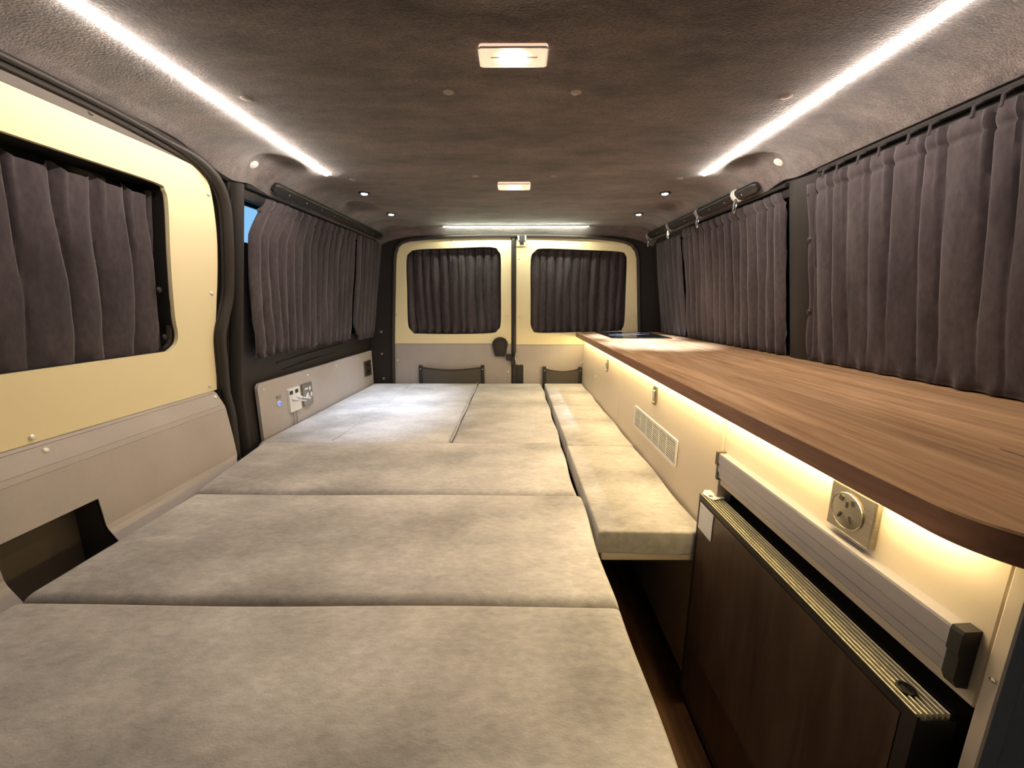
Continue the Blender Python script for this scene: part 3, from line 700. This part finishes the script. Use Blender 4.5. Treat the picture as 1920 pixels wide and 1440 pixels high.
# socket
so = thing('wall_socket', (.44, .478, .697), 'square brushed steel five-hole power socket on the cabinet fascia', 'socket')
XF = XC + .002
obj('plate', B().box(XF - .009, XF, .443, .512, .697, .762, .002, 2), 'steel', so)
f0 = obj('round_face', B().lathe((XF - .009, .481, .730), (-1, 0, 0), [(.0235, 0), (.0235, .0015), (.0225, .0022), (.0, .0022)], 32), 'steel', so, True)
obj('face_ring', B().tube([(XF - .0105, .481 + .0238 * math.cos(a * PI / 16), .730 + .0238 * math.sin(a * PI / 16)) for a in range(32)], .0009, 6, closed=True), 'steel', so)
def slot(y, z, ly, lz, ang):
    R = Matrix.Rotation(ang, 3, 'X'); obj('socket_hole', B().box(XF - .0122, XF - .0108, y - ly / 2, y + ly / 2, z - lz / 2, z + lz / 2, R=R), 'black', so)
slot(.4905, .7452, .0055, .0070, .3); slot(.4715, .7452, .0055, .0070, -.3); slot(.481, .7395, .0022, .0085, 0); slot(.4895, .7215, .0022, .0095, .5); slot(.4725, .7215, .0022, .0095, -.5)
# aluminium rail on the fascia
rl = thing('table_rail', (.44, .57, .622), 'silver aluminium table mounting rail with black end caps above the fridge', 'rail')
pr = [(XF, .688), (XF - .016, .688), (XF - .017, .685), (XF - .017, .667), (XF - .0155, .666), (XF - .0155, .6645), (XF - .015, .6635), (XF - .015, .648), (XF - .0135, .647), (XF - .013, .645), (XF - .013, .634), (XF - .009, .630), (XF, .628)]
obj('rail_profile', B().sweep(pr, .3375, .792), 'alu', rl)
obj('end_cap', B().sweep([(XF, .691), (XF - .017, .690), (XF - .0185, .686), (XF - .0185, .664), (XF - .0165, .661), (XF - .0165, .635), (XF - .012, .626), (XF, .624)], .326, .337), 'black', rl)
obj('end_cap', B().sweep([(XF, .690), (XF - .018, .690), (XF - .019, .686), (XF - .019, .662), (XF - .015, .660), (XF - .015, .628), (XF, .626)], .7925, .8), 'dark_metal', rl)
obj('screw', B().lathe((XC, .3085, .655), (-1, 0, 0), [(.0028, 0), (.0025, .0015), (.001, .002)], 10), 'chrome', rl)

# ------------------------------------------------------------------ fridge
fg = thing('fridge', (.6, .58, .03), 'small built-in fridge with a dark wood front and louvred top edge', 'fridge')
obj('body', B().box(.470, .79, .345, .80, .045, .570), 'black', fg)
dr_ = obj('door', B().box(.4225, .466, .337, .826, .045, .5700, .002), 'black', fg)
obj('wood_front', B().box(.420, .4224, .352, .820, .060, .563), 'fridge_wood', dr_)
obj('door_frame', B().plate([(.335, .045), (.828, .045), (.828, .578), (.335, .578)], [[(.350, .058), (.821, .058), (.821, .566), (.350, .566)]], .003, lambda u, v, w2: (.4195 + w2, u, v)), 'rubber', dr_)
lt = obj('louvre_top', B().box(.4205, .458, .337, .826, .5705, .5712), 'black', fg)
s0_ = obj('louvre', B().box(.4208, .4226, .338, .826, .5712, .5785, .0004, 1), 'brass', fg)
for i in range(1, 7):
    c = s0_.copy(); COL.objects.link(c); c.parent = fg; c.location = Vector(s0_.location) + Vector((.0058 * i, 0, 0))
obj('lock', B().lathe((.437, .366, .577), (0, 0, 1), [(.0088, 0), (.0088, .0028), (.0065, .0030), (.006, .0015), (.001, .0015)], 20), 'rubber', fg, True)
tag(obj('sticker', B().box(.4184, .4190, .7600, .8185, .500, .562), 'paper'), 'white paper sticker on the corner of the fridge door', 'sticker')
cd = B().plate([(.4345, .838), (.4225, .822), (.428, .800), (.433, .792), (.461, .800), (.463, .838)], [], .0014, lambda u, v, w2: (u, v, .5795 + w2))
cdo = tag(obj('label_card', cd, 'paper'), 'small cream card lying on the far end of the fridge top', 'card')
obj('printed_mark', B().box(.430, .436, .806, .812, .5809, .5812).box(.4365, .4385, .804, .812, .5809, .5812), 'black', cdo)
M['orange'] = mat('orange print', (.8, .25, .10), .6)
obj('printed_mark', B().box(.445, .452, .806, .816, .5809, .5812), 'orange', cdo)

# ------------------------------------------------------------------ switch panel on the left wall
sp = thing('switch_board', (-.985, 2.03, .42), 'grey side board with sockets on the left wall beside the bed', 'panel')
def SW(y, z, d=0): return (-(1.0 - .047 * max(0, y - 1.5) / 1.1 - d), y, z)
b = B().plate(rrect(1.470, 2.572, .36, .695, [.0, .0, .0, .022]), [], .012, lambda u, v, w2: SW(u, v, .004 + w2))
obj('board', b, 'grey', sp)
screws(sp, [SW(1.502, .668, .016), SW(1.815, .668, .016), SW(2.09, .670, .016), SW(2.36, .670, .016)], (1, 0, 0), .0052)
def wplate(t, y0, y1, z0, z1, d, m, name, th=.006, r=.003): return obj(name, B().plate(rrect(y0, y1, z0, z1, r, 3), [], th, lambda u, v, w2: SW(u, v, d + w2)), m, t)
t = thing('wall_socket', SW(1.69, .52, .02), 'white two-gang plate with white plugs in it on the left board', 'socket')
wplate(t, 1.645, 1.725, .533, .636, .016, 'white', 'plate', .010)
for y in (1.66, 1.70): wplate(t, y - .011, y + .011, .611, .627, .0265, 'black', 'usb_port', .001, .001)
for y, z in ((1.665, .588), (1.702, .590)):
    p = Vector(SW(y, z, .026)); obj('plug', B().tube([p, p + Vector((.018, .004, -.003))], .0075, 10).tube([p + Vector((.018, .004, -.003)), p + Vector((.050, .018, -.010))], .0035, 8), 'white', t, True)
for y in (1.668, 1.690): obj('cable', B().tube([SW(y, .535, .022), SW(y + .002, .50, .022), SW(y, .46, .019)], .0018, 6), 'grey', t, True)
t = thing('wall_socket', SW(1.79, .52, .02), 'grey round-pin socket plate on the left board right of the white plugs', 'socket')
wplate(t, 1.748, 1.825, .533, .636, .016, 'steel', 'plate', .010)
for (y, z, l, a) in ((1.77, .612, .026, 0), (1.80, .61, .016, 1.2), (1.775, .582, .022, .8), (1.785, .572, .022, -.8), (1.808, .58, .018, 1.3)):
    d = Vector((0, math.cos(a), math.sin(a))) * l / 2; p = Vector(SW(y, z, .028)); obj('pin_slot', B().tube([p - d, p + d], .004, 8), 'white', t, True)
t = thing('wall_switch', SW(1.585, .55, .02), 'small illuminated blue push button on the left board', 'switch')
obj('ring', B().lathe(SW(1.586, .590, .016), (1, 0, 0), [(.013, 0), (.012, .004), (.009, .005)], 20), 'blue_ring', t, True)
obj('button', B().lathe(SW(1.586, .590, .020), (1, 0, 0), [(.0065, 0), (.006, .004), (.003, .005)], 16), 'blue_led', t, True)
wplate(t, 1.574, 1.602, .612, .624, .016, 'steel', 'tab', .004, .002)
t = thing('wall_socket', SW(2.40, .53, .02), 'narrow double socket at the far end of the left board', 'socket')
wplate(t, 2.43, 2.53, .545, .640, .016, 'steel', 'plate', .008)
for z in (.572, .612): wplate(t, 2.462, 2.505, z - .013, z + .013, .024, 'black', 'socket_hole', .001)

# ------------------------------------------------------------------ hanging rails under the headliner
def hang_rail(s, label):
    t = thing('hanging_rail', (s * .85, 2.05, 1.39), label, 'rail')
    b = B(); k = 14; n0 = Vector((-s * .72, 0, -.69)).normalized(); wv = Vector((s * .69, 0, -.72)).normalized()
    def cpt(y): return Vector((s * (.862 - .035 * max(0, (y - 1.55)) / 1.05), y, 1.408 - .004 * (y - 1.5)))
    hw = .020; ring_n = 16
    vs = []; fs = []
    ysx = [1.512, 1.518, 1.530] + [1.53 + (2.60 - 1.53) * i / 12 for i in range(1, 12)] + [2.585, 2.597]
    for q, y in enumerate(ysx):
        sc = [.45, .8, 1][q] if q < 3 else ([1, .7][q - len(ysx) + 2] if q >= len(ysx) - 2 else 1)
        c = cpt(y)
        for kk in range(ring_n):
            a = 2 * PI * kk / ring_n; ca, sa = math.cos(a), math.sin(a)
            px = hw * sc * math.copysign(abs(ca) ** .6, ca); py = .012 * sc * math.copysign(abs(sa) ** .6, sa)
            vs.append(c + wv * px + n0 * (py + .004))
    m_ = len(ysx)
    for q in range(m_ - 1):
        for kk in range(ring_n): fs.append((q * ring_n + kk, q * ring_n + (kk + 1) % ring_n, (q + 1) * ring_n + (kk + 1) % ring_n, (q + 1) * ring_n + kk))
    fs += [tuple(range(ring_n))[::-1], tuple((m_ - 1) * ring_n + kk for kk in range(ring_n))]
    obj('bar', B().add(vs, fs), 'black', t, True)
    for i in range(9):
        y = 1.595 + .118 * i
        if s < 0 and i == 5: continue
        c = cpt(y) + n0 * .016; o = obj('rivet', B().lathe(c, n0, [(.0034, -.001), (.0034, .0008), (.0015, .002)], 10), 'cap', t, True)
    return cpt, n0, wv
hang_rail(-1, 'long black hanging rail above the left rear curtain')
cpt, n0, wv = hang_rail(1, 'long black hanging rail on the right holding four carabiners')
for i, (y, lab) in enumerate(((1.640, 'nearest carabiner clip hooked on the right rail, gold and white'), (1.935, 'second silver carabiner clip on the right rail'), (2.255, 'third silver carabiner clip on the right rail'), (2.555, 'farthest small carabiner clip at the rear end of the right rail'))):
    c = cpt(y); t = thing('carabiner', c, lab, 'clip')
    rg = [c + wv * (.0225 * math.cos(a)) + n0 * (.0155 * math.sin(a) + .004) for a in [2 * PI * k / 20 for k in range(20)]]
    band = B(); 
    for dy in (-.007, 0, .007): band.tube([p + Vector((0, dy, 0)) for p in rg], .0042, 6, closed=True)
    obj('strap', band, 'white' if i == 0 else 'alu', t, True)
    q = c + n0 * .024 + wv * .004; L = .048
    lo = []
    for k in range(20):
        a = 2 * PI * k / 20; lo.append(q + Vector((0, -.012 + .010 * math.cos(a), -L / 2 + (L / 2) * math.sin(a))))
    obj('loop', B().tube(lo, .0028, 8, closed=True), 'chrome', t, True)
    obj('gate', B().tube([q + Vector((0, -.006, -.008)), q + Vector((0, -.002, -L * .85))], .0032, 8), 'chrome', t, True)

# ------------------------------------------------------------------ lights on the ceiling
def led(name, x, y0, y1, m, label, along='y', z=1.4545):
    b = B()
    t = thing(name, ((x, (y0 + y1) / 2, z) if along == 'y' else ((y0 + y1) / 2, x, z)), label, 'light')
    if along == 'y':
        b.tube([(x, y0, z), (x, y1 - .008, z), (x, y1, z + .001)], [.0048, .0048, .003], 12)
        b2 = B().box(x - .005, x + .005, y0, y1, z + .001, z + .006)
    else:
        b.tube([(y0, x, z), (y0 + .03, x, z), (y1 - .03, x, z), (y1, x, z)], [.002, .0052, .0052, .002], 12); b2 = B().box(y0 - .003, y1 + .003, x - .008, x + .008, z + .0005, z + .006)
    obj('diffuser', b, m, t, True); obj('channel', b2, 'cap', t)
led('led_strip', -.683, 0.65, 1.555, 'led_side', 'bright warm led strip running along the left of the ceiling', z=1.4547)
led('led_strip', .686, 0.65, 1.562, 'led_side', 'bright warm led strip running along the right of the ceiling', z=1.4547)
led('led_strip', 2.512, -.430, .443, 'led_rear', 'short white led strip across the ceiling above the back doors', 'x', z=1.4500)
for (y, lab) in ((.842, 'near glowing rectangular dome lamp in the ceiling'), (1.680, 'far glowing rectangular dome lamp in the ceiling')):
    t = thing('dome_lamp', (-.002, y, 1.435), lab, 'lamp')
    hd = .029 if y < 1 else .040
    obj('lens', B().box(-.066, .060, y - hd, y + hd, 1.4465, 1.4565, .005, 3), 'dome_lens', t, True)
    obj('bulb', B().box(-.022, .014, y - hd * .55, y + hd * .55, 1.4440, 1.4466, .0012), 'dome_bulb', t, True)
    obj('lens_bezel', B().tube([(-.066 + a * 1.03, y + c * hd, 1.4480) for a, c in ((.004, -1), (.118, -1), (.122, -.9), (.122, .9), (.118, 1), (.004, 1), (0, .9), (0, -.9))], .0018, 8, closed=True), 'white', t, True)
    for xa in (-.045, .022): obj('contact', B().box(xa, xa + .02, y - .004, y - .002, 1.4455, 1.4466), 'steel', t)
for i, (x, y, lab) in enumerate(((-.637, 1.793, 'nearer left recessed ceiling spotlight'), (-.645, 2.190, 'farther left recessed ceiling spotlight'), (.635, 1.801, 'nearer right recessed ceiling spotlight'), (.646, 2.199, 'farther right recessed ceiling spotlight'))):
    t = thing('spotlight', (x, y, 1.448), lab, 'light')
    obj('bezel', B().lathe((x, y, 1.456), (0, 0, -1), [(.024, -.002), (.024, .003), (.019, .006), (.015, .005), (.014, .0)], 24), 'black', t, True)
    obj('spot_lens', B().lathe((x, y, 1.4525), (0, 0, -1), [(.0125, -.001), (.0125, .0025), (.008, .0045), (.001, .005)], 20), 'spot', t, True)
    ld = bpy.data.lights.new('spot_beam', 'SPOT'); ld.energy = SPOT * (.55 if x < 0 else 1.2); ld.spot_size = math.radians(54); ld.spot_blend = .85; ld.color = (.70, .80, 1); ld.shadow_soft_size = .012
    lo = bpy.data.objects.new('spot_beam', ld); COL.objects.link(lo); lo.parent = t; lo.location = (0, 0, -.006)
# little fixing caps in the headliner
for i, (x, y, nm) in enumerate(((-.147, .983, 'left cap behind the near dome lamp'), (.135, .985, 'right cap behind the near dome lamp'), (-.144, 1.573, 'left cap before the far dome lamp'), (.142, 1.575, 'right cap before the far dome lamp'), (-.613, 1.615, 'left cap at the end of the left strip'), (.617, 1.604, 'right cap at the end of the right strip'), (.613, 1.007, 'cap beside the right led strip'), (-.613, 1.007, 'cap beside the left led strip'))):
    tag(obj('fixing_cap', B().lathe((x, y, head_pt(x, y) + .0005), (0, 0, -1), [(.012, -.002), (.0118, .001), (.009, .0022), (.001, .0026)], 20), 'cap', None, True), 'small round grey fixing ' + nm, 'cap', 'headliner fixing caps')
for s, lab in ((-1, 'pale oval fixing cap on the left headliner flank above the black rail'), (1, 'pale oval fixing cap on the right headliner flank above the black rail')):
    x = s * .857; y = 1.405; e = .004; z = head_pt(x, y); nx_ = -(head_pt(x + e, y) - head_pt(x - e, y)) / (2 * e)
    nn = -Vector((nx_, 0, 1)).normalized()
    nn = Vector((-s * .55, 0, -.83)).normalized()
    tag(obj('fixing_cap', B().lathe(Vector((x, y, z)), nn, [(.0165, -.003), (.0165, .002), (.012, .004), (.001, .0045)], 20), 'white', None, True), lab, 'cap', 'headliner fixing caps')
